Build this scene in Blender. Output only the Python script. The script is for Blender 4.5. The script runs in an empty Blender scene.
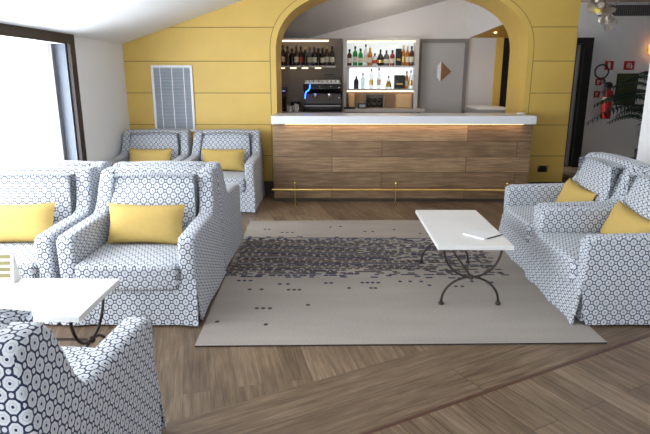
import bpy, bmesh, math, random
from mathutils import Vector, Matrix
random.seed(7)
S = bpy.context.scene
C = S.collection
R = math.radians
PI = math.pi

# ------------------------------------------------------------------ materials
def newmat(name):
    m = bpy.data.materials.new(name); m.use_nodes = True
    nt = m.node_tree
    return m, nt, nt.nodes['Principled BSDF']

class NB:
    """tiny node builder"""
    def __init__(s, nt): s.nt = nt
    def n(s, t, **k):
        o = s.nt.nodes.new(t)
        for a, b in k.items(): setattr(o, a, b)
        return o
    def link(s, a, b): s.nt.links.new(a, b)
    def put(s, sock, v):
        if isinstance(v, bpy.types.NodeSocket): s.nt.links.new(v, sock)
        else: sock.default_value = v
    def m(s, op, a, b=0.0, c=0.0):
        o = s.n('ShaderNodeMath', operation=op)
        s.put(o.inputs[0], a); s.put(o.inputs[1], b); s.put(o.inputs[2], c)
        return o.outputs[0]
    def mix(s, f, a, b):
        o = s.n('ShaderNodeMix', data_type='RGBA')
        s.put(o.inputs[0], f); s.put(o.inputs[6], a); s.put(o.inputs[7], b)
        return o.outputs[2]
    def noise(s, vec, scale, detail=3, rough=.55):
        o = s.n('ShaderNodeTexNoise'); s.put(o.inputs['Vector'], vec)
        o.inputs['Scale'].default_value = scale; o.inputs['Detail'].default_value = detail
        o.inputs['Roughness'].default_value = rough
        return o.outputs['Fac']
    def mapping(s, vec, loc=(0,0,0), rot=(0,0,0), scale=(1,1,1)):
        o = s.n('ShaderNodeMapping'); s.put(o.inputs[0], vec)
        o.inputs[1].default_value = loc; o.inputs[2].default_value = rot; o.inputs[3].default_value = scale
        return o.outputs[0]
    def bump(s, h, strength, dist=.002):
        o = s.n('ShaderNodeBump'); s.put(o.inputs['Height'], h)
        o.inputs['Strength'].default_value = strength; o.inputs['Distance'].default_value = dist
        return o.outputs[0]

def col(c, a=1): return (c[0], c[1], c[2], a)

def plain(name, c, rough=.5, metal=0, var=.06, scale=12, bump=0, spec=.5):
    m, nt, p = newmat(name); b = NB(nt)
    tc = b.n('ShaderNodeTexCoord').outputs['Object']
    f = b.noise(tc, scale, 4)
    lo = tuple(max(0, x*(1-var)) for x in c); hi = tuple(min(1, x*(1+var)) for x in c)
    b.put(p.inputs['Base Color'], b.mix(f, col(lo), col(hi)))
    p.inputs['Roughness'].default_value = rough; p.inputs['Metallic'].default_value = metal
    p.inputs['Specular IOR Level'].default_value = spec
    if bump:
        b.put(p.inputs['Normal'], b.bump(b.noise(tc, scale*8, 3), bump))
    return m

def emit(name, c, strength):
    m, nt, p = newmat(name)
    p.inputs['Base Color'].default_value = col(c)
    p.inputs['Emission Color'].default_value = col(c)
    p.inputs['Emission Strength'].default_value = strength
    return m

def glassy(name, c, rough=.05, trans=.75):
    m, nt, p = newmat(name)
    p.inputs['Base Color'].default_value = col(c)
    p.inputs['Roughness'].default_value = rough
    p.inputs['Transmission Weight'].default_value = trans
    p.inputs['IOR'].default_value = 1.3
    return m

def pane_mat():
    m = bpy.data.materials.new('window_glass'); m.use_nodes = True
    nt = m.node_tree; nt.nodes.clear(); b = NB(nt)
    o = b.n('ShaderNodeOutputMaterial'); t = b.n('ShaderNodeBsdfTransparent'); g = b.n('ShaderNodeBsdfGlossy')
    g.inputs['Roughness'].default_value = .02
    fr = b.n('ShaderNodeFresnel'); fr.inputs[0].default_value = 1.3
    mx = b.n('ShaderNodeMixShader')
    ge = b.n('ShaderNodeNewGeometry')
    k = b.m('MULTIPLY', fr.outputs[0], b.m('SUBTRACT', 1.0, ge.outputs['Backfacing']))
    b.link(k, mx.inputs[0]); b.link(t.outputs[0], mx.inputs[1]); b.link(g.outputs[0], mx.inputs[2])
    b.link(mx.outputs[0], o.inputs[0])
    return m

def fabric_mat():
    m, nt, p = newmat('patterned_upholstery'); b = NB(nt)
    uv = b.n('ShaderNodeTexCoord').outputs['UV']
    q = b.mapping(uv, rot=(0, 0, R(45)), scale=(1.03/.0445, .94/.0445, 1))
    sx = b.n('ShaderNodeSeparateXYZ'); b.link(q, sx.inputs[0])
    cx = b.m('ABSOLUTE', b.m('SUBTRACT', b.m('FRACT', sx.outputs[0]), .5))
    cy = b.m('ABSOLUTE', b.m('SUBTRACT', b.m('FRACT', sx.outputs[1]), .5))
    mx = b.m('MAXIMUM', cx, cy)
    dg = b.m('MULTIPLY', b.m('ADD', cx, cy), .7071)
    oc = b.m('MAXIMUM', mx, b.m('MULTIPLY', dg, 1.0))
    kx = b.m('SUBTRACT', .5, cx); ky = b.m('SUBTRACT', .5, cy)
    kd = b.m('SQRT', b.m('ADD', b.m('MULTIPLY', kx, kx), b.m('MULTIPLY', ky, ky)))
    line = b.m('MULTIPLY', b.m('GREATER_THAN', oc, .432), b.m('GREATER_THAN', kd, .165))
    d = b.m('SQRT', b.m('ADD', b.m('MULTIPLY', cx, cx), b.m('MULTIPLY', cy, cy)))
    dot = b.m('LESS_THAN', d, .105)
    ring = b.m('MULTIPLY', b.m('LESS_THAN', b.m('ABSOLUTE', b.m('SUBTRACT', d, .24)), .035), .22)
    ink = b.m('MAXIMUM', b.m('MAXIMUM', line, dot), ring)
    tc = b.n('ShaderNodeTexCoord').outputs['Object']
    base = b.mix(b.noise(tc, 60, 3), (.56, .58, .61, 1), (.70, .72, .75, 1))
    b.put(p.inputs['Base Color'], b.mix(ink, base, (.022, .032, .075, 1)))
    p.inputs['Roughness'].default_value = .85
    p.inputs['Specular IOR Level'].default_value = .2
    p.inputs['Sheen Weight'].default_value = .15
    b.put(p.inputs['Normal'], b.bump(b.noise(tc, 9, 3), .35, .02))
    return m

def wood_mat(name, rot, width, length, c1, c2, c3, rough=.42, axis='xy', seam=.010, tone=.5, off=(0, 0, 0), grain=1.0, soft=.35):
    """boards run along local X of the mapped coordinates"""
    m, nt, p = newmat(name); b = NB(nt)
    tc = b.n('ShaderNodeTexCoord').outputs['Object']
    if axis == 'xz':
        sp = b.n('ShaderNodeSeparateXYZ'); b.link(tc, sp.inputs[0])
        cb = b.n('ShaderNodeCombineXYZ'); b.link(sp.outputs[0], cb.inputs[0]); b.link(sp.outputs[2], cb.inputs[1])
        tc = cb.outputs[0]
    v = b.mapping(tc, loc=off, rot=(0, 0, rot))
    br = b.n('ShaderNodeTexBrick'); b.link(v, br.inputs[0])
    br.offset = .37; br.offset_frequency = 2; br.squash = 1
    br.inputs['Color1'].default_value = (0, 0, 0, 1); br.inputs['Color2'].default_value = (1, 1, 1, 1)
    br.inputs['Mortar'].default_value = (.5, .5, .5, 1)
    br.inputs['Scale'].default_value = 1; br.inputs['Mortar Size'].default_value = seam*width
    br.inputs['Mortar Smooth'].default_value = .2; br.inputs['Bias'].default_value = 0
    br.inputs['Brick Width'].default_value = length; br.inputs['Row Height'].default_value = width
    bw = b.n('ShaderNodeSeparateColor'); b.link(br.outputs[0], bw.inputs[0])
    t = bw.outputs[0]
    # per-board shift of the grain
    cb2 = b.n('ShaderNodeCombineXYZ'); b.put(cb2.inputs[0], b.m('MULTIPLY', t, 7.3)); b.put(cb2.inputs[1], b.m('MULTIPLY', t, 3.1))
    va = b.n('ShaderNodeVectorMath', operation='ADD'); b.link(v, va.inputs[0]); b.link(cb2.outputs[0], va.inputs[1])
    g1 = b.noise(b.mapping(va.outputs[0], scale=(1.2, 16, 1)), 2.2, 6, .62)
    g2 = b.noise(b.mapping(va.outputs[0], scale=(1.5, 90, 1)), 3, 3, .6)
    g3 = b.noise(va.outputs[0], 2.2, 3)
    f = b.m('ADD', b.m('MULTIPLY', b.m('SUBTRACT', g1, .5), 1.9*grain), b.m('MULTIPLY', b.m('SUBTRACT', g2, .5), 1.5*grain))
    f = b.m('ADD', f, b.m('MULTIPLY', b.m('SUBTRACT', g3, .5), .7))
    f = b.m('ADD', b.m('ADD', f, .5), b.m('MULTIPLY', b.m('SUBTRACT', t, .5), tone))
    cr = b.n('ShaderNodeValToRGB'); b.put(cr.inputs[0], f)
    e = cr.color_ramp.elements; e[0].position = .0; e[0].color = col(c1); e[1].position = 1; e[1].color = col(c3)
    k = cr.color_ramp.elements.new(.5); k.color = col(c2)
    dark = tuple(x*soft for x in c1)
    b.put(p.inputs['Base Color'], b.mix(br.outputs['Fac'], cr.outputs[0], col(dark)))
    p.inputs['Roughness'].default_value = rough
    p.inputs['Specular IOR Level'].default_value = .4
    b.put(p.inputs['Normal'], b.bump(g2, .35, .002))
    return m

def rug_mat():
    m, nt, p = newmat('woven_wool_grey'); b = NB(nt)
    tc = b.n('ShaderNodeTexCoord').outputs['Object']
    w = b.noise(b.mapping(tc, scale=(60, 260, 1)), 1, 2)
    l = b.noise(b.mapping(tc, scale=(.5, 2.5, 1)), 1.6, 3)
    a = b.mix(w, (.27, .235, .205, 1), (.50, .455, .41, 1))
    c = b.mix(l, (.80, .80, .80, 1), (1.15, 1.13, 1.1, 1))
    mm = b.n('ShaderNodeMix', data_type='RGBA', blend_type='MULTIPLY'); mm.inputs[0].default_value = 1
    b.link(a, mm.inputs[6]); b.link(c, mm.inputs[7])
    b.put(p.inputs['Base Color'], mm.outputs[2])
    p.inputs['Roughness'].default_value = .95; p.inputs['Specular IOR Level'].default_value = .1
    b.put(p.inputs['Normal'], b.bump(w, .5, .003))
    return m

M = dict(
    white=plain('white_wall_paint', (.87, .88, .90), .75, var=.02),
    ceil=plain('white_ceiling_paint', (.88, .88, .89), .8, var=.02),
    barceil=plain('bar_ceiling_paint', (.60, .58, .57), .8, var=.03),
    yellow=plain('ochre_yellow_limewash', (.71, .475, .11), .5, var=.10, scale=3, bump=.05),
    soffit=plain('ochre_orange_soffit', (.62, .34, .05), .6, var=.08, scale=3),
    groove_shade=plain('ochre_groove_shade', (.26, .17, .045), .8),
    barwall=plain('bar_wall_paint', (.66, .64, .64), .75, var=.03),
    bardark=plain('taupe_bar_panel', (.27, .225, .19), .6, var=.12),
    brown=plain('dark_brown_window_frame', (.032, .020, .017), .5, spec=.3),
    blackwood=plain('black_door_paint', (.012, .011, .011), .35),
    reveal=plain('blue_grey_jamb', (.15, .17, .21), .5),
    base=plain('dark_skirting_wood', (.075, .05, .035), .5),
    slab=plain('white_counter_stone', (.80, .81, .84), .25, var=.02),
    quartz=plain('white_table_laminate', (.84, .83, .80), .3, var=.015),
    iron=plain('brown_wrought_iron', (.055, .04, .036), .45, metal=.6, bump=.1),
    brass=plain('polished_brass', (.80, .58, .20), .22, metal=1, var=.05),
    chrome=plain('chrome', (.75, .75, .77), .18, metal=1),
    pillow=plain('mustard_cotton', (.52, .36, .115), .9, var=.07, scale=30, bump=.15, spec=.15),
    slate=plain('grey_louvre_metal', (.36, .40, .45), .5),
    fwhite=plain('white_lacquer', (.80, .80, .82), .4),
    greydoor=plain('grey_door_paint', (.42, .41, .41), .5, var=.04),
    greyframe=plain('dark_grey_door_frame', (.20, .19, .19), .5),
    shelfgrey=plain('pale_grey_shelf_board', (.55, .52, .50), .5),
    oak=plain('honey_oak_veneer', (.40, .27, .16), .5, var=.15, scale=9),
    walnut=plain('walnut_inlay', (.24, .11, .045), .5),
    dark=plain('dark_bronze_plate', (.05, .04, .03), .35, metal=.5),
    black=plain('black_plastic', (.012, .012, .014), .3),
    machine=plain('black_machine_enamel', (.02, .018, .018), .3, metal=.4),
    bronze=plain('dark_bronze_panel', (.075, .06, .05), .4, metal=.5),
    steel=plain('brushed_steel', (.30, .28, .27), .35, metal=.9),
    porcelain=plain('white_porcelain', (.78, .76, .72), .25),
    paper=plain('white_paper', (.82, .81, .79), .7, var=.01),
    stripe=plain('olive_gold_print', (.20, .17, .05), .6),
    blueband=plain('navy_wool', (.026, .036, .085), .95, var=.3, scale=40),
    brownband=plain('umber_wool', (.065, .048, .042), .95, var=.3, scale=40),
    hem=plain('dark_rug_binding', (.035, .03, .03), .95),
    red=plain('signal_red', (.42, .012, .012), .4),
    redsign=plain('red_sign_face', (.50, .02, .02), .5),
    olive=plain('olive_green_poster', (.06, .075, .02), .4, var=.3),
    leaf=plain('dark_palm_leaf', (.014, .035, .018), .45, var=.4),
    bark=plain('palm_stem', (.08, .06, .035), .8),
    pot=plain('dark_planter', (.03, .028, .028), .5),
    beige=plain('beige_soffit_paint', (.42, .34, .28), .8),
    grille=plain('charcoal_grille', (.05, .05, .06), .5),
    shell=plain('pale_shell', (.72, .66, .56), .4),
    shelly=plain('yellow_shell', (.75, .58, .12), .4),
    redband=plain('umber_inlay_strip', (.085, .032, .02), .4),
    g_green=glassy('green_bottle_glass', (.03, .33, .08), trans=.45),
    g_pale=glassy('pale_bottle_glass', (.62, .74, .76)),
    g_clear=glassy('clear_bottle_glass', (.80, .82, .82)),
    g_amber=glassy('amber_bottle_glass', (.55, .20, .03), trans=.5),
    g_dark=plain('dark_bottle_glass', (.014, .012, .01), .08),
    g_brown=plain('brown_bottle_glass', (.06, .022, .01), .1),
    g_red=plain('red_bottle_glass', (.28, .015, .015), .12),
    g_blue=plain('blue_black_bottle_glass', (.02, .03, .06), .1),
    g_grey=plain('smoked_bottle_glass', (.10, .11, .13), .12),
    labelw=plain('cream_bottle_label', (.66, .60, .48), .6),
    labelr=plain('red_bottle_label', (.45, .05, .04), .6),
    gold=plain('gold_foil', (.55, .38, .12), .3, metal=.8),
    led=emit('warm_led', (1, .74, .44), 1.5),
    ledbar=emit('warm_led_bar', (1, .66, .34), 3.2),
    ledsoft=emit('warm_led_soft', (1, .74, .45), 2),
    back_hi=emit('backlit_panel_bright', (.93, .97, 1), .52),
    back_lo=emit('backlit_panel_dim', (.80, .88, .93), .22),
    neon=emit('blue_neon', (.02, .12, 1), 4),
    spot=emit('spot_bulb', (1, .85, .6), 8),
    lampw=emit('warm_lamp_shade', (1, .50, .18), .7),
    pane=pane_mat(),
    fabric=fabric_mat(),
    rug=rug_mat(),
)
GR = ((.092, .058, .034), (.170, .114, .070), (.285, .205, .132))
M['floor_main'] = wood_mat('oak_floor_long', R(-104)+PI, .135, 2.6, *GR, rough=.42, tone=.50, seam=.008, soft=.75)
M['floor_band'] = wood_mat('oak_floor_border', R(-28.7), .245, 7.0, *GR, rough=.42, tone=.22, off=(2.5, -1.854, 0), seam=.007, soft=.5)
M['floor_right'] = wood_mat('oak_floor_cross', R(-28.7+90), .17, 1.5, *GR, rough=.42, tone=.45)
M['barwood'] = wood_mat('oak_bar_cladding', 0, .198, 1.70, (.15, .090, .048), (.26, .165, .09), (.42, .28, .155), rough=.5, axis='xz', tone=.55, seam=.02, off=(.25, .006, 0), soft=.62)

# ------------------------------------------------------------------ mesh helpers
def box(bm, x0, x1, y0, y1, z0, z1, mi=0):
    vs = [bm.verts.new(p) for p in ((x0,y0,z0),(x1,y0,z0),(x1,y1,z0),(x0,y1,z0),(x0,y0,z1),(x1,y0,z1),(x1,y1,z1),(x0,y1,z1))]
    out = []
    for f in ((0,3,2,1),(4,5,6,7),(0,1,5,4),(1,2,6,5),(2,3,7,6),(3,0,4,7)):
        fc = bm.faces.new([vs[i] for i in f]); fc.material_index = mi; out.append(fc)
    return vs, out

def BM(): return bmesh.new()

def bevel(bm, w, seg=2, ang=30):
    bmesh.ops.recalc_face_normals(bm, faces=bm.faces)
    ed = [e for e in bm.edges if len(e.link_faces) == 2 and e.calc_face_angle(0) > R(ang)]
    if ed: bmesh.ops.bevel(bm, geom=ed, offset=w, segments=seg, profile=.5, affect='EDGES', clamp_overlap=True)

def boxuv(bm):
    uv = bm.loops.layers.uv.verify()
    for f in bm.faces:
        n = f.normal
        ax = max(range(3), key=lambda i: abs(n[i]) + (.12 if i == 0 else 0))
        for l in f.loops:
            c = l.vert.co
            if ax == 0: l[uv].uv = (c.y, c.z)
            elif ax == 1: l[uv].uv = (c.x, c.z)
            else: l[uv].uv = (c.x, c.y)

def obj(name, bm, mats, parent=None, smooth=False, uv=False, loc=None):
    bmesh.ops.recalc_face_normals(bm, faces=bm.faces)
    bm.normal_update()
    if uv: boxuv(bm)
    me = bpy.data.meshes.new(name); bm.to_mesh(me); bm.free()
    if not isinstance(mats, (list, tuple)): mats = [mats]
    for m in mats: me.materials.append(m)
    if smooth:
        me.shade_smooth()
        try: me.set_sharp_from_angle(angle=R(smooth if smooth is not True else 40))
        except Exception: pass
    o = bpy.data.objects.new(name, me); C.objects.link(o)
    if parent: o.parent = parent
    if loc: o.location = loc
    return o

def struct(name, bm, mats, **k):
    o = obj(name, bm, mats, **k); o['kind'] = 'structure'; return o

def tag(o, label, cat, group=None):
    o['label'] = label; o['category'] = cat
    if group: o['group'] = group
    return o

def thing(name, label, cat, loc=(0,0,0), rz=0, group=None):
    o = bpy.data.objects.new(name, None); C.objects.link(o)
    o.empty_display_size = .05
    o.location = loc; o.rotation_euler = (0, 0, rz)
    return tag(o, label, cat, group)

def dup(root, loc, rz, label, group=None):
    r = root.copy(); C.objects.link(r); r.location = loc; r.rotation_euler = (0, 0, rz)
    r['label'] = label
    if group: r['group'] = group
    for ch in list(root.children):
        c = ch.copy(); C.objects.link(c); c.parent = r
        for g in ch.children:
            d = g.copy(); C.objects.link(d); d.parent = c
    return r

def lathe(bm, prof, n=20, c=(0,0,0), mi=0):
    rings = []
    for r, z in prof:
        if r < 1e-5: rings.append([bm.verts.new((c[0], c[1], c[2]+z))])
        else: rings.append([bm.verts.new((c[0]+r*math.cos(2*PI*i/n), c[1]+r*math.sin(2*PI*i/n), c[2]+z)) for i in range(n)])
    for a, b in zip(rings, rings[1:]):
        for i in range(n):
            j = (i+1) % n
            if len(a) == 1 and len(b) == 1: continue
            if len(a) == 1: f = bm.faces.new((a[0], b[i], b[j]))
            elif len(b) == 1: f = bm.faces.new((a[i], a[j], b[0]))
            else: f = bm.faces.new((a[i], a[j], b[j], b[i]))
            f.material_index = mi
    return rings

def tube(bm, pts, r, n=10, closed=False, mi=0):
    pts = [Vector(p) for p in pts]
    rings = []; prev = None
    N = len(pts)
    for i, p in enumerate(pts):
        if closed: t = pts[(i+1) % N] - pts[i-1]
        else: t = pts[min(i+1, N-1)] - pts[max(i-1, 0)]
        t.normalize()
        if prev is None:
            u = t.cross(Vector((0,0,1)))
            if u.length < .01: u = t.cross(Vector((0,1,0)))
        else: u = prev - t*prev.dot(t)
        u.normalize(); prev = u; v = t.cross(u)
        rr = r[i] if isinstance(r, (list, tuple)) else r
        rings.append([bm.verts.new(p + (u*math.cos(2*PI*k/n) + v*math.sin(2*PI*k/n))*rr) for k in range(n)])
    pr = list(zip(rings, rings[1:]))
    if closed: pr.append((rings[-1], rings[0]))
    for a, b in pr:
        for k in range(n):
            f = bm.faces.new((a[k], a[(k+1)%n], b[(k+1)%n], b[k])); f.material_index = mi
    if not closed:
        bm.faces.new(rings[0][::-1]).material_index = mi; bm.faces.new(rings[-1]).material_index = mi

def strip3(bm, a, b, mi=0):
    """quads between two equal polylines"""
    va = [bm.verts.new(p) for p in a]; vb = [bm.verts.new(p) for p in b]
    for i in range(len(a)-1):
        bm.faces.new((va[i], va[i+1], vb[i+1], vb[i])).material_index = mi

def prism(bm, poly, x0, x1, axis='x', mi=0):
    """poly of (a,b): axis x -> (y,z), axis y -> (x,z), axis z -> (x,y)"""
    def P(a, b, t):
        return (t, a, b) if axis == 'x' else ((a, t, b) if axis == 'y' else (a, b, t))
    A = [bm.verts.new(P(a, b, x0)) for a, b in poly]; B = [bm.verts.new(P(a, b, x1)) for a, b in poly]
    bm.faces.new(A).material_index = mi; bm.faces.new(B[::-1]).material_index = mi
    n = len(poly)
    for i in range(n):
        bm.faces.new((A[i], B[i], B[(i+1)%n], A[(i+1)%n])).material_index = mi

# ------------------------------------------------------------------ setting
XL, YB = -2.74, 7.45          # left wall, yellow wall
YREV = 8.20                   # back of the thick arch
XR = 3.13                     # right end of the yellow wall
BACK = -2.6
def zc(x): return 1.985 + .333*(x - XL) if x < 3.2 else 1.985 + .333*(3.2 - XL)

# floor: one slab, cut along the inlay strip and the border planks
bm = BM()
F0 = [bm.verts.new(p) for p in ((-3.0, BACK-.1, 0), (7.2, BACK-.1, 0), (7.2, 10.1, 0), (-3.0, 10.1, 0))]
bm.faces.new(F0)
dirv = Vector((math.cos(R(28.7)), math.sin(R(28.7)), 0)); nrm = Vector((-dirv.y, dirv.x, 0))
P0 = Vector((.151, 2.178, 0))
offs = [-.011, .011, .262, .505]
for d in offs:
    bmesh.ops.bisect_plane(bm, geom=bm.verts[:]+bm.edges[:]+bm.faces[:], plane_co=P0+nrm*d, plane_no=nrm)
for f in bm.faces:
    d = (f.calc_center_median() - P0).dot(nrm)
    f.material_index = 2 if d < -.011 else 3 if d < .011 else 1 if d < .505 else 0
ext = bmesh.ops.extrude_face_region(bm, geom=bm.faces[:])
for v in [g for g in ext['geom'] if isinstance(g, bmesh.types.BMVert)]: v.co.z -= .1
struct('floor', bm, [M['floor_main'], M['floor_band'], M['floor_right'], M['redband']])

# sloped ceiling of the lounge
bm = BM()
prism(bm, [(XL-.3, zc(XL-.3)), (3.2, zc(3.2)), (3.2, zc(3.2)+.15), (XL-.3, zc(XL-.3)+.15)], BACK-.1, YB+.02, 'y')
struct('ceiling', bm, M['ceil'])

# left wall with the big window
WY0, WY1, WZ0, WZ1 = .7, 5.88, .12, 1.90
bm = BM(); t0, t1 = XL-.28, XL
box(bm, t0, t1, BACK, WY0, 0, 2.0); box(bm, t0, t1, WY1, YB+.02, 0, 2.0)
box(bm, t0, t1, WY0, WY1, 0, WZ0); box(bm, t0, t1, WY0, WY1, WZ1, 2.0)
struct('wall_left', bm, M['white'])
win = bpy.data.objects.new('window_1', None); C.objects.link(win); win['kind'] = 'structure'; win.location = (XL, 3.1, WZ0)
def wl(name, bm, mat):
    for v in bm.verts: v.co -= Vector((XL, 3.1, WZ0))
    return obj(name, bm, mat, win)
bm = BM()
box(bm, XL-.01, XL+.035, WY1, WY1+.11, .0, WZ1+.10); box(bm, XL-.01, XL+.035, WY0-.1, WY0, .0, WZ1+.10)
box(bm, XL-.01, XL+.035, WY0, WY1, WZ1, WZ1+.095)
wl('casing', bm, M['brown'])
bm = BM()
box(bm, XL-.26, XL-.01, WY1-.02, WY1, WZ0, WZ1); box(bm, XL-.26, XL-.01, WY0, WY0+.02, WZ0, WZ1)
box(bm, XL-.26, XL-.01, WY0, WY1, WZ0, WZ0+.02)
wl('jamb', bm, M['reveal'])
bm = BM()
box(bm, XL-.17, XL-.12, WY1-.09, WY1-.02, WZ0+.02, WZ1); box(bm, XL-.17, XL-.12, WY0+.02, WY0+.08, WZ0+.02, WZ1)
box(bm, XL-.17, XL-.12, WY0+.02, WY1-.02, WZ0+.02, WZ0+.09)
wl('sash', bm, M['greyframe'])
bm = BM(); box(bm, XL-.150, XL-.144, WY0+.08, WY1-.09, WZ0+.09, WZ1)
wl('pane', bm, M['pane'])

# wall behind the camera with a glazed opening, right wall
BX0, BX1, BZ0, BZ1 = -2.2, -.5, .1, 2.05
bm = BM()
for a, b2, z0, z1 in ((XL-.28, BX0, 0, None), (BX1, 3.2, 0, None), (BX0, BX1, BZ1, None)):
    prism(bm, [(a, z0 if z1 is None and (a, b2) != (BX0, BX1) else BZ1), (b2, z0 if (a, b2) != (BX0, BX1) else BZ1), (b2, zc(b2)), (a, zc(a))], BACK-.2, BACK, 'y')
box(bm, BX0, BX1, BACK-.2, BACK, 0, BZ0)
struct('wall_front', bm, M['white'])
w2 = bpy.data.objects.new('window_2', None); C.objects.link(w2); w2['kind'] = 'structure'; w2.location = ((BX0+BX1)/2, BACK-.1, BZ0)
bm = BM(); hw = (BX1-BX0)/2; hh = BZ1-BZ0
for a, b2 in ((-hw, -hw+.07), (hw-.07, hw), (-.05, .05)): box(bm, a, b2, -.04, .04, 0, hh)
box(bm, -hw, hw, -.04, .04, 0, .07); box(bm, -hw, hw, -.04, .04, hh-.07, hh)
obj('window_frame', bm, M['brown'], w2)
bm = BM(); box(bm, -hw+.07, hw-.07, -.003, .003, .07, hh-.07); obj('pane', bm, M['pane'], w2)

XW = 3.0; YW = 5.45
bm = BM(); box(bm, XW, XW+.2, BACK, YW, 0, zc(3.2)); struct('wall_right', bm, M['white'])

# the thick yellow wall with the basket arch
AX, AW, AZ, AH, AN = .885, 1.63, 1.85, .84, 2.55
NA = 64
def archpt(i, o):
    c, s_ = math.cos(PI*i/NA), math.sin(PI*i/NA)
    return (AX - (AW+o)*math.copysign(abs(c)**(2/AN), c), AZ + (AH+o)*max(0, s_)**(2/AN))
arc = [archpt(i, 0) for i in range(NA+1)]
bm = BM()
def wallblock(poly): prism(bm, poly, YB, YREV, 'y')
wallblock([(XL-.28, 0), (AX-AW, 0), (AX-AW, zc(AX-AW)), (XL-.28, zc(XL-.28))])
wallblock([(AX+AW, 0), (XR, 0), (XR, zc(XR)), (AX+AW, zc(AX+AW))])
for (x0, z0), (x1, z1) in zip(arc, arc[1:]):
    wallblock([(x0, z0), (x1, z1), (x1, zc(x1)), (x0, zc(x0))])
# wall grooves: no recess, their shade painted as thin dark strips
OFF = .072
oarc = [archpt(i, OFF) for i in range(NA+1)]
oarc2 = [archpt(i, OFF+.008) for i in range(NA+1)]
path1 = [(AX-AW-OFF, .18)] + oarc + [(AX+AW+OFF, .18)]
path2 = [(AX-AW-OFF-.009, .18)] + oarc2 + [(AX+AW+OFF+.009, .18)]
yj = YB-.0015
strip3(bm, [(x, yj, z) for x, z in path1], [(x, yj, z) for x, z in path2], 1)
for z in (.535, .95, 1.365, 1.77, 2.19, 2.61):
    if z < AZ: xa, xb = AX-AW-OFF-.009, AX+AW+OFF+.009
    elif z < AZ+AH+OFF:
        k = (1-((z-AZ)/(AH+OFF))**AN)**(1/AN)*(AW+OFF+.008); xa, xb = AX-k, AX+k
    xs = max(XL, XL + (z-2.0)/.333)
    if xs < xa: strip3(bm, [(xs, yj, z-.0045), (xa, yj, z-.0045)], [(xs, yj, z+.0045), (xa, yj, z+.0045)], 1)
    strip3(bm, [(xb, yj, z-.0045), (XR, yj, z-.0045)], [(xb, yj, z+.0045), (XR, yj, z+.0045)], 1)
struct('wall_back', bm, [M['yellow'], M['groove_shade']])
bm = BM()
box(bm, XL, AX-AW, YB-.018, YB, 0, .18); box(bm, AX+AW, XR, YB-.018, YB, 0, .18)
struct('baseboard_back', bm, M['base'])

# bar room: rear wall, side wall, soffit, ceiling
YR = 9.30
bm = BM()
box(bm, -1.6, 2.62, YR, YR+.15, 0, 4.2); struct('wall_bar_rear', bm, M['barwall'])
bm = BM(); box(bm, -1.7, -1.55, YREV, YR, 0, 3.6); struct('wall_bar_left', bm, M['bardark'])
bm = BM()
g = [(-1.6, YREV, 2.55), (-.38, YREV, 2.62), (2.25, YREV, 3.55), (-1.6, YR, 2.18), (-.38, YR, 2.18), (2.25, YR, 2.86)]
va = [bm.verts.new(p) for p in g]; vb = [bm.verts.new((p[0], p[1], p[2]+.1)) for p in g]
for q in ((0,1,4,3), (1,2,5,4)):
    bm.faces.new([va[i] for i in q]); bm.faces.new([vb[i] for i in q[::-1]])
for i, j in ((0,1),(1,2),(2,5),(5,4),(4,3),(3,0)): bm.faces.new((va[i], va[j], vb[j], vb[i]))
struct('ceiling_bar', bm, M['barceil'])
# lowered box over the side door: white side, ochre underside
bm = BM()
lo_ = [(2.19, YR, 2.18), (3.4, YR, 2.18), (3.4, YREV, 2.36), (2.53, YREV, 2.345)]
va = [bm.verts.new(p) for p in lo_]; vb = [bm.verts.new((p[0], p[1], 3.7)) for p in lo_]
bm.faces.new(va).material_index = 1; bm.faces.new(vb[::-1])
for i in range(4): bm.faces.new((va[i], va[(i+1)%4], vb[(i+1)%4], vb[i]))
struct('trim_bar_soffit', bm, [M['barwall'], M['soffit']])
# door surround at the right end of the bar
bm = BM(); box(bm, 2.62, 2.74, YR-.02, YR+.15, 0, 2.19); struct('trim_1', bm, M['yellow'])
bm = BM(); box(bm, 2.74, 3.3, YR+.02, YR+.1, 0, 2.19); struct('door_2', bm, M['blackwood'])
bm = BM(); box(bm, 3.3, 3.45, YREV, YR+.1, 0, 2.19); struct('wall_bar_right', bm, M['yellow'])

# grey service door with a diamond inlay
door = bpy.data.objects.new('door_1', None); C.objects.link(door); door['kind'] = 'structure'; door.location = (1.765, YR, 0)
def rel(bm, o):
    for v in bm.verts: v.co -= Vector(o)
    return bm
bm = BM(); box(bm, 1.43, 2.12, YR-.035, YR-.002, 0, 2.10); bevel(bm, .004, 1); obj('door_leaf', rel(bm, door.location), M['greydoor'], door)
bm = BM()
box(bm, 1.36, 1.43, YR-.05, YR-.001, 0, 2.16); box(bm, 2.12, 2.17, YR-.05, YR-.001, 0, 2.16); box(bm, 1.43, 2.12, YR-.05, YR-.001, 2.10, 2.16)
obj('door_frame', rel(bm, door.location), M['greyframe'], door)
y = YR-.04; cx, cz, w, h = 1.76, 1.655, .16, .16
for nm, mt, poly in (('mirror_inlay', 'slate', [(cx-w, cz), (cx-.07, cz-h*.55), (cx-.07, cz+h*.55)]),
                     ('white_inlay', 'fwhite', [(cx-.07, cz-h*.55), (cx-.01, cz-h), (cx-.01, cz+h), (cx-.07, cz+h*.55)]),
                     ('wood_inlay', 'walnut', [(cx-.01, cz-h), (cx+w, cz), (cx-.01, cz+h)])):
    bm = BM(); prism(bm, poly, y-.006, y+.006, 'y'); obj(nm, rel(bm, door.location), M[mt], door)

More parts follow.
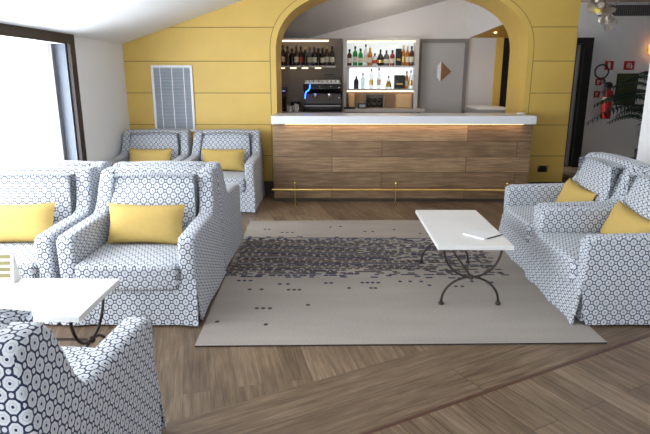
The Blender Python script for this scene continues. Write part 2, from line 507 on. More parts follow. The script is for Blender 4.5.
# hall on the far right
YH = 10.0
bm = BM(); box(bm, 2.6, 7.2, YH, YH+.15, 0, 3.2); struct('wall_hall', bm, M['white'])
bm = BM(); box(bm, 7.05, 7.2, YW, YH, 0, 3.2); struct('wall_hall_right', bm, M['white'])
bm = BM(); box(bm, 3.2, 7.2, YW-.15, YW, 0, 3.2); struct('wall_hall_near', bm, M['white'])
bm = BM(); box(bm, XR, 7.2, YW-.15, YH+.1, 2.80, 2.95); struct('ceiling_hall', bm, M['beige'])
bm = BM(); box(bm, XR, 3.28, YW, YB-.01, 2.95, 4.1); struct('wall_hall_upper', bm, M['white'])
bm = BM(); box(bm, 4.46, 7.05, YH-.02, YH, 0, .16); struct('baseboard_hall', bm, M['base'])
bm = BM(); box(bm, 4.50, 7.0, YH-.03, YH, 2.58, 2.75)
gr = tag(obj('ceiling_grille', bm, M['grille']), 'dark slotted ventilation grille high on the far hall wall', 'grille')
bm = BM()
for i in range(70): box(bm, 4.53+i*.035, 4.545+i*.035, YH-.036, YH-.03, 2.59, 2.74)
obj('slat', bm, M['greyframe'], gr)
# black hall doors
hd = bpy.data.objects.new('door_3', None); C.objects.link(hd); hd['kind'] = 'structure'; hd.location = (4.0, YH, 0)
bm = BM(); box(bm, 3.4, 4.30, YH-.05, YH-.005, 0, 2.12); obj('door_leaf', rel(bm, hd.location), M['blackwood'], hd)
bm = BM(); box(bm, 4.30, 4.44, YH-.13, YH, 0, 2.22); box(bm, 3.4, 4.30, YH-.13, YH, 2.12, 2.22); obj('door_frame', rel(bm, hd.location), M['blackwood'], hd)
bm = BM()
for x in (3.95, 4.06, 4.20): box(bm, x, x+.05, YH-.085, YH-.05, .02, 2.1)
obj('door_rail', rel(bm, hd.location), M['greyframe'], hd)
bm = BM(); prism(bm, [(3.98, 1.95), (4.12, 2.02), (4.13, 2.10), (3.98, 2.10)], YH-.10, YH-.088, 'y'); obj('glass_light', rel(bm, hd.location), M['fwhite'], hd)

# ------------------------------------------------------------------ armchair
def softbox(x0, x1, y0, y1, z0, z1, w, seg=4, cuts=0, bulge=None):
    bm = BM(); box(bm, x0, x1, y0, y1, z0, z1)
    if cuts: bmesh.ops.subdivide_edges(bm, edges=bm.edges[:], cuts=cuts, use_grid_fill=True)
    if bulge:
        for v in bm.verts: v.co = bulge(v.co.copy())
    bevel(bm, w, seg, 50)
    return bm

def side_panel(s):
    """arm and wing of one side, down to a flared skirt; s = -1 / +1"""
    prof = [(-.405, .30), (-.408, .45), (-.41, .565), (-.37, .595), (-.15, .604), (.14, .612), (.19, .630), (.23, .69),
            (.268, .80), (.30, .872), (.335, .902), (.45, .905), (.49, .88), (.50, .60), (.505, .30)]
    xo, xi = .440*s, .330*s
    bm = BM()
    prism(bm, prof, xo, xi, 'x')
    bmesh.ops.recalc_face_normals(bm, faces=bm.faces)
    # soft edges round both side faces
    ed = [e for e in bm.edges if abs(e.verts[0].co.x - e.verts[1].co.x) < 1e-6 and e.calc_face_angle(0) > R(60)
          and not (e.verts[0].co.z < .31 and e.verts[1].co.z < .31)]
    bmesh.ops.bevel(bm, geom=ed, offset=.024, segments=4, profile=.5, affect='EDGES')
    for v in bm.verts:
        if abs(v.co.x) > .30 and v.co.z > .62:    # wings lean in a little at the top
            v.co.x -= s*.026*(v.co.z-.62)/.30
    return bm

def skirt_side(s):
    bm = BM(); n = 14; rows = 4
    grid = []
    for j in range(rows+1):
        t = j/rows; z = .31 - (.31-.015)*t; row = []
        y0 = -.405 + .045*t*t; y1 = .505 + .01*t
        for i in range(n+1):
            u = i/n; yy = y0 + (y1-y0)*u
            x = .4395 + (.002 + .010*max(0, 1-u*3))*t + .003*t*math.sin(u*9+s*2) * (1 if 0 < i else 0)
            row.append((x*s, yy, z))
        grid.append(row)
    def sheet(off):
        return [[bm.verts.new((x-off*s, yy, z)) for x, yy, z in row] for row in grid]
    A, B = sheet(0), sheet(.012)
    for j in range(rows):
        for i in range(n):
            bm.faces.new((A[j][i], A[j][i+1], A[j+1][i+1], A[j+1][i])); bm.faces.new((B[j][i], B[j+1][i], B[j+1][i+1], B[j][i+1]))
        for i in (0, n): bm.faces.new((A[j][i], A[j+1][i], B[j+1][i], B[j][i]))
    for i in range(n):
        for j in (0, rows): bm.faces.new((A[j][i], A[j][i+1], B[j][i+1], B[j][i]))
    return bm

def skirt_face(ys, xw=.437):
    """front (ys=-1) or rear (ys=+1) valance with a soft wave"""
    bm = BM(); n = 22; rows = 4; grid = []
    for j in range(rows+1):
        t = j/rows; z = .31 - (.31-.015)*t; row = []
        for i in range(n+1):
            u = i/n*2-1
            yy = (.4075 if ys < 0 else .4975) + (.035 if ys < 0 else .012)*t + .009*t*math.sin(u*6.5+1) + .004*t*math.sin(u*15)
            row.append((u*(xw+.010*t), yy*ys, z))
        grid.append(row)
    A = [[bm.verts.new(p) for p in row] for row in grid]
    B = [[bm.verts.new((x, yy-.012*ys, z)) for x, yy, z in row] for row in grid]
    for j in range(rows):
        for i in range(n):
            bm.faces.new((A[j][i], A[j][i+1], A[j+1][i+1], A[j+1][i])); bm.faces.new((B[j][i], B[j+1][i], B[j+1][i+1], B[j][i+1]))
        for i in (0, n): bm.faces.new((A[j][i], A[j+1][i], B[j+1][i], B[j][i]))
    for i in range(n):
        for j in (0, rows): bm.faces.new((A[j][i], A[j][i+1], B[j][i+1], B[j][i]))
    return bm

def make_armchair(label):
    t = thing('armchair', label, 'armchair', group='patterned lounge armchairs')
    f = M['fabric']
    for s in (-1, 1):
        obj('arm', side_panel(s), f, t, smooth=50, uv=True)
        obj('side_skirt', skirt_side(s), f, t, smooth=50, uv=True)
    obj('front_skirt', skirt_face(-1), f, t, smooth=50, uv=True)
    obj('rear_skirt', skirt_face(1), f, t, smooth=50, uv=True)
    # body under the cushion (front band + inner pleat block)
    bm = softbox(-.335, .335, -.403, .49, .05, .27, .01, 2); obj('base', bm, f, t, smooth=50, uv=True)
    for s in (-1, 1):
        bm = BM(); box(bm, s*.335, s*.425, -.385, .48, .03, .32)
        obj('pleat_lining', bm, f, t, uv=True)
    # seat cushion: rounded box, crowned, front bulging
    def sb(c):
        x, y, z = c
        u = x/.332; v = (y+.13)/.31
        if z > .36: z += .018*(1-u*u)*(1-v*v*.8)
        if y < -.38: y -= .018*(1-u*u)
        return Vector((x, y, z))
    bm = softbox(-.332, .332, -.430, .17, .245, .418, .048, 4, 5, sb)
    obj('seat_cushion', bm, f, t, smooth=60, uv=True)
    # outer back
    def ob(c):
        x, y, z = c
        if z > .8: z += .010*(1-(x/.33)**2)
        return Vector((x, y, z))
    bm = softbox(-.335, .335, .325, .50, .25, .903, .035, 4, 3, ob)
    obj('backrest', bm, f, t, smooth=60, uv=True)
    # inner back cushion, leaning
    def ib(c):
        x, y, z = c
        k = (z-.42)/.47
        if y < .15: y = y + .165*k - .030*(1-(x/.3)**2)*math.sin(PI*min(1, max(0, k)))
        else: y = min(.352, y + .02)
        x *= 1 - .07*max(0, k)
        if z > .8: z += .014*(1-(x/.3)**2)
        return Vector((x, y, z))
    bm = softbox(-.318, .318, .095, .335, .42, .872, .048, 5, 5, ib)
    obj('back_cushion', bm, f, t, smooth=60, uv=True)
    return t

def pillow_mesh(w=.54, h=.29, th=.15):
    bm = BM(); n = 14
    def P(i, j, s):
        u = i/n*2-1; v = j/n*2-1
        bow = .07
        x = u*w/2*(1-bow*(1-abs(v))*1.0*abs(u)); z = v*h/2*(1-.10*(1-u*u)*abs(v)*.9)
        z += 0
        t = th/2*((1-u**4)*(1-v**4))**.55*(.72+.28*(1-u*u))
        return Vector((x, s*t, z))
    V = {}
    for i in range(n+1):
        for j in range(n+1):
            e = i in (0, n) or j in (0, n)
            for s in (-1, 1):
                if e and s == 1: V[i, j, 1] = V[i, j, -1]
                else: V[i, j, s] = bm.verts.new(P(i, j, s))
    for i in range(n):
        for j in range(n):
            for s in (-1, 1):
                q = [V[i, j, s], V[i+1, j, s], V[i+1, j+1, s], V[i, j+1, s]]
                bm.faces.new(q if s == -1 else q[::-1])
    return bm

chair0 = make_armchair('patterned armchair in the second row at left, its right side beside the rug')
cush = obj('cushion', pillow_mesh(), M['pillow'], smooth=80)
tag(cush, 'x', 'cushion', 'mustard lumbar cushions')
used = {'c': False, 'p': False}
def chair(x, y, rz, label, pillow=None, prz=0, ptilt=-14, dx=0, dz=0, dy=0):
    if not used['c']: chair0.location = (x, y, 0); chair0.rotation_euler = (0, 0, rz); chair0['label'] = label; used['c'] = True
    else: dup(chair0, (x, y, 0), rz, label)
    if pillow:
        p = cush if not used['p'] else cush.copy()
        if used['p']: C.objects.link(p)
        used['p'] = True
        q = Matrix.Rotation(rz, 4, 'Z') @ Vector((dx, .015+dy, 0))
        p.location = (x+q.x, y+q.y, .568+dz)
        p.rotation_euler = (R(ptilt), R(prz), rz)
        p['label'] = pillow
chair(-1.308, 3.70, 0, 'patterned armchair facing the camera with its right side along the rug',
      'plump mustard cushion on the armchair next to the rug, left side of room', prz=1)
chair(-2.224, 3.71, 0, 'patterned armchair by the window, behind the left white table',
      'mustard cushion on the armchair nearest the window and white table', prz=-1)
chair(-1.33, 4.77, PI, 'patterned armchair turned towards the bar, back to back beside the rug')
chair(-2.245, 4.78, PI, 'patterned armchair turned towards the bar, back to back by the window')
chair(-1.362, 6.77, 0, 'patterned armchair against the yellow wall, right one, next to the bar',
      'mustard cushion on the far armchair next to the bar')
chair(-2.277, 6.78, 0, 'patterned armchair against the yellow wall in the corner, under the louvred vent',
      'mustard cushion on the far armchair in the corner under the vent')
chair(2.000, 3.75, -PI/2, 'nearest patterned armchair of the right-hand pair, at the rug corner',
      'mustard cushion on the nearer armchair of the right-hand pair', prz=5, dx=-.03, dy=.07, dz=-.045, ptilt=-20)
chair(2.025, 4.667, -PI/2, 'farther patterned armchair of the right-hand pair, towards the bar',
      'mustard cushion on the farther armchair of the right-hand pair', prz=4, dx=-.05, dy=.07, dz=-.04, ptilt=-20)
chair(-1.215, 1.76, PI-R(1.5), 'foreground patterned armchair seen from behind, bottom left corner')

# ------------------------------------------------------------------ tables
def make_table(label):
    t = thing('coffee_table', label, 'table', group='white topped iron coffee tables')
    L, W = 1.04, .515
    bm = BM(); box(bm, -W/2, W/2, -L/2, L/2, .425, .455); bevel(bm, .003, 2); obj('tabletop', bm, M['quartz'], t)
    for s in (-1, 1):
        y = s*(L/2-.075); bm = BM()
        a = .20; zm = .205
        up = [(a*math.cos(u), y, .425 - (.425-zm)*math.sin(-u)*-1*-1) for u in ()]
        pts = [(-a*math.cos(PI*i/20), y, .425 - (.425-zm)*math.sin(PI*i/20)) for i in range(21)]
        tube(bm, pts, .0085, 8)
        pts = [(-a*math.cos(PI*i/20), y, .022 + (zm-.022)*math.sin(PI*i/20)) for i in range(21)]
        tube(bm, pts, .0085, 8)
        tube(bm, [(-a-.01, y, .418), (a+.01, y, .418)], .008, 8)
        lg = obj('leg', bm, M['iron'], t, smooth=True)
        for fx in (-a, a):
            bm = BM(); lathe(bm, [(0, 0), (.016, .001), (.020, .010), (.016, .02), (.009, .027), (.012, .034), (0, .036)], 12, (fx, y, 0))
            obj('foot', bm, M['iron'], lg, smooth=True)
        bm = BM(); bmesh.ops.create_uvsphere(bm, u_segments=12, v_segments=8, radius=.020, matrix=Matrix.Translation((0, y, zm)))
        obj('knob', bm, M['iron'], lg, smooth=True)
    bm = BM(); tube(bm, [(0, -L/2+.075, .205), (0, L/2-.075, .205)], .0075, 8); obj('stretcher', bm, M['iron'], t, smooth=True)
    return t
tb = make_table('white coffee table on curved iron legs standing on the rug')
tb.location = (.97, 4.08, .0105)
dup(tb, (-1.735, 2.68, 0), PI/2, 'white coffee table at left between the window chairs and foreground chair')

bk = thing('booklet', 'thin white booklet lying on the coffee table on the rug', 'booklet', (1.082, 3.835, .4655), R(39))
bm = BM(); box(bm, -.105, .105, -.092, .092, .0006, .011); bevel(bm, .001, 1); obj('cover', bm, M['paper'], bk)
bm = BM(); tube(bm, [(-.07, -.096, .005), (.105, -.096, .005)], .0035, 8); obj('pen', bm, M['black'], bk, smooth=True)

mc = thing('menu_card', 'white menu card with olive stripes standing on the left table', 'menu', (-1.865, 2.885, .455), R(4))
bm = BM(); prism(bm, [(-.045, 0), (-.041, 0), (.002, .175), (.045, 0), (.041, 0), (0, .166)][:0] or [(-.045, 0), (.045, 0), (.001, .175), (-.001, .175)], -.09, .09, 'x')
obj('card', bm, M['paper'], mc)
bm = BM()
for k in range(4):
    z0 = .035+k*.034; z1 = z0+.021
    f = lambda z: -.045 + .044*z/.175 - .0012
    vs = [bm.verts.new(p) for p in ((-.075, f(z0), z0), (.075, f(z0), z0), (.075, f(z1), z1), (-.075, f(z1), z1))]
    bm.faces.new(vs)
obj('printed_stripes', bm, M['stripe'], mc)

# ------------------------------------------------------------------ rug with woven dashes
rc = [Vector(p) for p in ((-.823, 2.992), (1.669, 3.07), (1.575, 6.02), (-.920, 5.942))]
def rp(u, v):   # bilinear
    a = rc[0].lerp(rc[1], u); b = rc[3].lerp(rc[2], u); return a.lerp(b, v)
bm = BM()
n = 60
def edge_wave(u): return .003*math.sin(u*300)
lo = [rp(i/n, 0) for i in range(n+1)]; hi = [rp(i/n, 1) for i in range(n+1)]
T = .010
A = [bm.verts.new((p.x, p.y, T)) for p in lo]; B = [bm.verts.new((p.x, p.y, T)) for p in hi]
A0 = [bm.verts.new((p.x, p.y, .0005)) for p in lo]; B0 = [bm.verts.new((p.x, p.y, .0005)) for p in hi]
for i in range(n):
    bm.faces.new((A[i], A[i+1], B[i+1], B[i])); bm.faces.new((A0[i], A0[i+1], A[i+1], A[i])).material_index = 3
    bm.faces.new((B0[i], B[i], B[i+1], B0[i+1])).material_index = 3; bm.faces.new((A0[i], B0[i], B0[i+1], A0[i+1]))
bm.faces.new((A0[0], A[0], B[0], B0[0])); bm.faces.new((A0[n], B0[n], B[n], A[n]))
def dash(x, y, w, h, mi):
    z = T+.0006
    p = [(x-w/2, y), (x-w/2+.008, y-h/2), (x+w/2-.008, y-h/2), (x+w/2, y), (x+w/2-.008, y+h/2), (x-w/2+.008, y+h/2)]
    bm.faces.new([bm.verts.new((a, b, z)) for a, b in p]).material_index = mi
pitch = .0335
NR = 35
for r in range(NR):
    y = 4.17 + r*pitch*1.0
    k = r/(NR-1)
    mi = 1 if (r in (0, 1, 2, 5, 9, 10, 14, 15, 18, 19, 23, 24, 28, 31, 32, 33, 34) ) else 2
    x = -.86 + random.random()*.06; left = -.86
    edge = min(1, .35+min(k, 1-k)*5)
    solid = r in (2, 10, 15, 19, 24, 28, 33)
    while x < 1.42:
        fx = (x-left)/2.3
        dens = edge*(1.12 - .42*max(0, fx-.12) - (.45*max(0, fx-.42)))
        if r < 6: dens *= 1.05 - .55*fx
        if solid: dens = max(dens, .95 - .55*fx)
        if solid and random.random() < dens: w = .085
        else: w = .056
        w *= random.uniform(.75, 1.35)
        if random.random() < dens: dash(x+random.uniform(-.012, .012), y+.005*math.sin(x*5+r)+random.uniform(-.003, .003), w, pitch*(.84 if not solid else .7), mi)
        x += .062
for q in ((-.714,5.597),(-.668,5.598),(-.52,5.47),(-.467,5.471),(-.415,5.471),(-.023,5.687),(.086,5.716),(.337,5.52),(.418,5.521),(-.738,4.079),(-.693,4.079),(-.645,4.08),(-.408,4.01),(-.345,4.011),(-.626,3.895),(-.536,3.897),(-.33,3.893),(-.289,3.893),(-.248,3.894),(-.05,4.037),(-.008,4.038),(.236,4.048),(.276,4.049),(.316,4.049),(.36,4.049),(.127,3.933),(.295,3.936),(.33,3.936),(-.525,3.546),(-.48,3.547),(-.433,3.547),(-.171,3.609),(-.756,3.325),(-.431,3.289),(.534,4.08),(.614,4.08),(.75,4.0),(.70,4.08),(.95,3.98),(1.0,3.98),(1.1,4.09),(1.25,4.07),(.9,5.45),(.98,5.45),(1.2,5.6),(.65,5.6)):
    dash(q[0], q[1], .034, .034, 2 if q[1] < 4.0 else 1)
tag(obj('area_rug', bm, [M['rug'], M['blueband'], M['brownband'], M['hem']]), 'large grey woven rug with a navy and brown dashed band', 'rug')

# ------------------------------------------------------------------ bar
bar = thing('bar_counter', 'wood-clad bar counter with a white stone top under the arch', 'bar counter', (.87, 7.1, 0))
def bp(name, bm, mat, **k): return obj(name, rel(bm, bar.location), mat, bar, **k)
bm = BM(); box(bm, -.755, 2.495, 6.96, 7.428, .05, 1.0045); bp('front_cladding', bm, M['barwood'])
bm = BM(); box(bm, -.74, 2.48, 7.0, 7.428, 0, .05); bp('plinth', bm, M['base'])
bm = BM(); box(bm, -.765, 2.505, 6.875, 7.44, 1.005, 1.105); bevel(bm, .006, 2); bp('countertop', bm, M['slab'])
bm = BM(); box(bm, -.60, 2.36, 6.90, 6.945, 1.0015, 1.0045); bp('light_strip', bm, M['ledbar'])
fr = thing('foot_rail', 'long brass foot rail along the base of the bar', 'foot rail', (.87, 6.76, 0))
bm = BM(); tube(bm, [(-1.63, 0, .20), (1.60, 0, .20)], .0135, 12); obj('rail', bm, M['brass'], fr, smooth=True)
for x in (-.47, .79, 2.17):
    bm = BM()
    tube(bm, [(x-.87, 0, .0), (x-.87, 0, .275)], .0065, 10)
    lathe(bm, [(0, 0), (.024, 0), (.024, .006), (.010, .012), (0, .012)], 12, (x-.87, 0, 0))
    lathe(bm, [(0, .270), (.012, .272), (.015, .285), (.010, .297), (0, .30)], 10, (x-.87, 0, 0))
    tube(bm, [(x-.87, .19, .20), (x-.87, 0, .20)], .008, 8)
    obj('bracket', bm, M['brass'], fr, smooth=True)
# small white thing at the end of the counter top
bm = BM(); lathe(bm, [(0, 0), (.05, 0), (.058, .012), (.05, .022), (0, .024)], 16, (2.42, 7.2, 1.108))
tag(obj('napkin_dish', bm, M['porcelain'], smooth=True), 'small white dish at the right end of the bar top', 'dish')
# side counter by the bar door
sc = thing('side_counter', 'low grey side counter with pale top beside the bar doorway', 'counter', (2.33, 8.5, 0))
bm = BM(); box(bm, -.20, .26, -.24, .5, 0, 1.10); obj('cabinet', bm, M['greydoor'], sc)
bm = BM(); box(bm, -.22, .28, -.26, .5, 1.10, 1.13); bevel(bm, .004, 1); obj('worktop', bm, M['slab'], sc)

# outlet, vent
ou = thing('wall_socket', 'dark socket plate with brass corners low on the yellow wall', 'socket', (2.85, YB, .36))
bm = BM(); box(bm, -.062, .062, -.012, 0, -.042, .042); bevel(bm, .003, 1); obj('plate', bm, M['dark'], ou)
bm = BM()
for s in (-1, 1): box(bm, s*.062-.012, s*.062+.012, -.016, -.001, .018, .046)
obj('brass_corner', bm, M['brass'], ou)
bm = BM(); box(bm, -.035, .035, -.017, -.012, -.025, .02); obj('socket_insert', bm, M['black'], ou)

vt = thing('air_vent', 'tall grey louvred vent in a white frame on the yellow wall', 'vent', (-2.115, YB, 0))
bm = BM(); x0, x1, z0, z1 = -.27, .27, .86, 1.72
box(bm, x0, x0+.03, -.03, 0, z0, z1); box(bm, x1-.03, x1, -.03, 0, z0, z1)
box(bm, x0+.03, x1-.03, -.03, 0, z1-.03, z1); box(bm, x0+.03, x1-.03, -.03, 0, z0, z0+.03)
obj('frame', bm, M['fwhite'], vt)
bm = BM()
k = z0+.04
while k < z1-.05:
    vs, fs = box(bm, x0+.03, x1-.03, -.02, -.004, k, k+.012)
    for i in (0, 1, 4, 5): vs[i].co.z -= .006
    k += .0185
box(bm, x0+.03, x1-.03, -.004, 0, z0+.03, z1-.03)
sl = obj('louvre_slats', bm, M['slate'], vt)
for x in (-.155, 0, .155):
    bm = BM(); box(bm, x-.005, x+.005, -.026, -.019, z0+.03, z1-.03); obj('divider', bm, M['fwhite'], vt)

# ------------------------------------------------------------------ back-bar shelving
def shelf_unit(name, label, x0, x1, kind):
    t = thing(name, label, 'shelving', ((x0+x1)/2, YR, 0))
    o = t.location
    return t, (lambda nm, bm, mt, **k: obj(nm, rel(bm, o), M[mt], t, **k))
SF = 9.04     # front of the shelves
S1, S2, ZT = 1.745, 1.385, 2.12
u1, ad = shelf_unit('bottle_cabinet', 'backlit white bottle cabinet behind the bar', .16, 1.36, 0)
bm = BM(); box(bm, .16, .215, SF, YR-.005, 1.0, 2.16); ad('side_panel', bm, 'shelfgrey')
bm = BM(); box(bm, 1.295, 1.355, SF, YR-.005, 1.0, 2.16); ad('side_panel', bm, 'shelfgrey')
bm = BM(); box(bm, .215, 1.295, SF, YR-.005, ZT, 2.16); ad('top_board', bm, 'shelfgrey')
for z in (S1, S2):
    bm = BM(); box(bm, .215, 1.295, SF, YR-.005, z-.028, z); ad('shelf', bm, 'shelfgrey')
bm = BM(); box(bm, .16, 1.45, 8.86, YR-.055, 1.03, 1.075); ad('ledge', bm, 'shelfgrey')
bm = BM(); box(bm, .215, 1.295, YR-.02, YR-.005, S1, ZT); ad('light_panel', bm, 'back_lo')
bm = BM(); box(bm, .27, 1.295, YR-.02, YR-.005, S2, S1-.028); ad('light_panel', bm, 'back_hi')
bm = BM(); box(bm, .215, 1.295, YR-.02, YR-.005, 1.075, S2-.028); ad('wood_panel', bm, 'oak')
for a, b2 in ((.225, .50), (.515, .93), (.945, 1.285)):
    bm = BM(); box(bm, a, b2, SF+.012, SF+.04, ZT-.022, ZT-.0005); ad('light_strip', bm, 'led')
bm = BM(); box(bm, .225, 1.285, SF+.012, SF+.04, S2-.045, S2-.0285); ad('light_strip', bm, 'ledsoft')

u2, ad2 = shelf_unit('bottle_shelf', 'dark taupe wall shelf crowded with dark bottles left of the cabinet', -1.0, .13, 0)
bm = BM(); box(bm, -1.2, .15, YR-.025, YR-.005, 1.0, 2.17); ad2('back_panel', bm, 'bardark')
bm = BM(); box(bm, -1.2, .04, SF, YR-.025, S1-.03, S1); ad2('shelf', bm, 'shelfgrey')
bm = BM(); box(bm, -1.2, -.06, SF+.06, YR-.025, 2.135, 2.165); ad2('top_board', bm, 'shelfgrey')
bm = BM(); box(bm, -1.1, -.075, SF+.07, SF+.095, 2.112, 2.1345); ad2('light_strip', bm, 'led')
for a in (-.83, -.64, -.45, -.24):
    bm = BM(); box(bm, a-.05, a+.05, SF+.10, SF+.125, S1-.045, S1-.0305); ad2('light_strip', bm, 'led')
bm = BM(); box(bm, -.14, .03, 9.08, YR-.025, 1.60, 1.615); ad2('small_shelf', bm, 'black')
wc = thing('back_counter', 'dark work counter behind the bar carrying the coffee machine', 'counter', (-.4, 8.9, 0))
bm = BM(); box(bm, -.75, .54, -.30, .36, 0, 1.02); obj('cabinet', bm, M['bardark'], wc)
bm = BM(); box(bm, -.77, .56, -.33, .37, 1.02, 1.05); obj('worktop', bm, M['steel'], wc)
ZC = 1.05

# bottles
PROF = {
 'tall':   [(0,0),(.036,0),(.038,.01),(.038,.19),(.030,.215),(.014,.235),(.013,.285),(.015,.287),(.015,.295),(0,.295)],
 'slim':   [(0,0),(.030,0),(.032,.01),(.031,.20),(.022,.23),(.012,.25),(.012,.31),(0,.312)],
 'squat':  [(0,0),(.046,0),(.050,.012),(.048,.12),(.030,.15),(.014,.165),(.014,.20),(0,.202)],
 'round':  [(0,0),(.040,0),(.056,.03),(.058,.09),(.036,.14),(.015,.16),(.014,.21),(0,.212)],
 'cone':   [(0,0),(.055,0),(.058,.012),(.022,.14),(.013,.155),(.013,.19),(0,.192)],
 'short':  [(0,0),(.038,0),(.040,.01),(.040,.12),(.020,.15),(.013,.16),(.013,.185),(0,.187)],
}
def bottle(x, y, z, kind, glass, label, hscale=1.0, lab='labelw', cap='g_dark', group=None):
    b = thing('bottle', label, 'bottle', (x, y, z), 0, group)
    pr = [(r, h*hscale) for r, h in PROF[kind]]
    H = pr[-1][1]; rb = pr[3][0]
    bm = BM(); lathe(bm, pr, 16); obj('glass_body', bm, M[glass], b, smooth=True)
    rn = pr[-2][0]
    bm = BM(); lathe(bm, [(rn+.001, H-.035), (rn+.002, H-.034), (rn+.002, H+.004), (0, H+.005)], 12); obj('cap', bm, M[cap], b, smooth=True)
    if lab:
        l0, l1 = pr[3][1]*.28, pr[3][1]*.72
        ra = rb+.001 if kind not in ('cone', 'round') else None
        if ra is None:
            (r0, h0), (r1, h1) = (pr[3], pr[4]) if kind == 'cone' else (pr[2], pr[3])
            if kind == 'cone': (r0, h0), (r1, h1) = pr[2], pr[3]
            f = lambda h: r0+(r1-r0)*(h-h0)/(h1-h0)+.0015
            l0, l1 = h0+(h1-h0)*.15, h0+(h1-h0)*.75
            prl = [(f(l0), l0), (f(l1), l1)]
        else: prl = [(max(pr[2][0], rb)+.0012, l0), (max(pr[2][0], rb)+.0012, l1)]
        bm = BM(); lathe(bm, prl, 16); obj('paper_label', bm, M[lab], b, smooth=True)
    return b
def px9(px, Y=9.15):   # world x for an image column at the shelves
    return (px-333)*(Y*.97+.1)/550
YS = 9.14
# left shelf
LB = [(-.865, 'tall', 'g_dark', .95, None, 'dark bottle at the left end of the left bar shelf'),
 (-.80, 'slim', 'g_dark', 1.0, 'labelw', 'slim dark bottle with cream label, second from left on the left bar shelf'),
 (-.725, 'tall', 'g_brown', 1.0, None, 'brown bottle third from left on the left bar shelf'),
 (-.655, 'tall', 'g_dark', .88, None, 'shorter dark bottle fourth from left on the left bar shelf'),
 (-.585, 'slim', 'g_brown', .95, 'labelw', 'slim brown bottle just left of the red-labelled one, left bar shelf'),
 (-.515, 'tall', 'g_brown', 1.0, 'labelr', 'brown bottle with a red label in the middle of the left bar shelf'),
 (-.445, 'slim', 'g_dark', .92, None, 'slim dark bottle right of the red-labelled one, left bar shelf'),
 (-.375, 'tall', 'g_grey', .95, 'labelw', 'smoked grey bottle with cream label on the left bar shelf'),
 (-.30, 'tall', 'g_dark', .95, 'labelw', 'black bottle with cream label, fifth from right on left bar shelf'),
 (-.235, 'tall', 'g_dark', .90, None, 'plain black bottle, fourth from right on left bar shelf'),
 (-.17, 'slim', 'g_dark', .86, 'labelw', 'slim black bottle, third from right on left bar shelf'),
 (-.10, 'tall', 'g_brown', 1.0, 'labelw', 'brown gold-capped bottle, second from right on left bar shelf'),
 (-.015, 'tall', 'g_dark', .98, 'labelw', 'black bottle with cream label at the right end of the left bar shelf')]
for i, (x, k, g, hs, lb, nm) in enumerate(LB):
    bottle(x, YS + (.02 if i % 2 else -.02), S1, k, g, nm, hs, lb, 'gold' if i in (11, 6) else 'g_dark', 'dark bottles on the left bar shelf')
# cabinet, upper bay
UB = [(.262, 'tall', 'g_brown', .85, 'labelw', 'brown bottle with cream label at left end of the cabinet top shelf'),
 (.352, 'tall', 'g_green', 1.0, 'labelw', 'tall bright green bottle, cabinet top shelf'),
 (.438, 'tall', 'g_green', .88, 'labelw', 'shorter green bottle beside the tall green one, cabinet top shelf'),
 (.520, 'slim', 'g_clear', 1.03, 'labelw', 'tall clear bottle right of the green pair, cabinet top shelf'),
 (.588, 'tall', 'g_amber', .93, 'labelw', 'amber bottle left of centre, cabinet top shelf'),
 (.665, 'short', 'g_clear', 1.0, 'labelr', 'small clear bottle with red label, cabinet top shelf'),
 (.755, 'round', 'g_dark', 1.15, 'gold', 'broad black round bottle at the middle of the cabinet top shelf'),
 (.850, 'squat', 'g_grey', 1.15, 'labelw', 'squat smoked bottle right of the black round one, cabinet top shelf'),
 (.945, 'tall', 'g_red', .80, 'labelw', 'red bottle on the cabinet top shelf'),
 (1.12, 'slim', 'g_amber', 1.0, 'gold', 'slim amber bottle right of the dark gift box, cabinet top shelf'),
 (1.185, 'slim', 'g_amber', .95, 'labelw', 'second amber bottle from the right, cabinet top shelf'),
 (1.25, 'tall', 'g_brown', 1.0, 'labelw', 'brown bottle at the right end of the cabinet top shelf')]
for x, k, g, hs, lb, nm in UB: bottle(x, YS, S1, k, g, nm, hs, lb if lb != 'gold' else 'gold', 'gold' if 'amber' in g else 'g_dark', 'bottles on the cabinet top shelf')
LBm = [(.375, 'short', 'g_blue', 1.05, None, 'short blue-black bottle at left of the brightly lit middle shelf'),
 (.482, 'slim', 'g_pale', .78, None, 'pale aqua bottle on the brightly lit middle shelf'),
 (.618, 'slim', 'g_clear', 1.0, 'gold', 'tall clear bottle with gold label on the middle shelf'),
 (.738, 'slim', 'g_clear', 1.03, 'labelw', 'tall clear bottle with cream label on the middle shelf'),
 (.895, 'cone', 'g_clear', 1.05, 'gold', 'conical clear decanter on the middle shelf'),
 (1.185, 'slim', 'g_amber', .88, 'labelw', 'amber bottle beside the black box on the middle shelf'),
 (1.25, 'slim', 'g_clear', .92, 'gold', 'clear bottle at the right end of the middle shelf')]
for x, k, g, hs, lb, nm in LBm: bottle(x, YS, S2, k, g, nm, hs, lb, 'g_dark', 'bottles on the lit middle shelf')
def gift(x, y, z, w, d, h, mat, label, strip='gold'):
    g = thing('gift_box', label, 'box', (x, y, z))
    bm = BM(); box(bm, -w/2, w/2, -d/2, d/2, 0, h); bevel(bm, .003, 1); obj('carton', bm, M[mat], g)
    bm = BM(); box(bm, -w*.32, w*.32, -d/2-.002, -d/2-.0002, h*.30, h*.42); obj('printed_band', bm, M[strip], g)
    return g
gift(1.04, YS, S1, .09, .09, .26, 'g_dark', 'tall dark gift box standing among bottles on the cabinet top shelf')
gift(1.065, YS, S2, .17, .12, .215, 'g_dark', 'wide black gift box on the lit middle shelf')
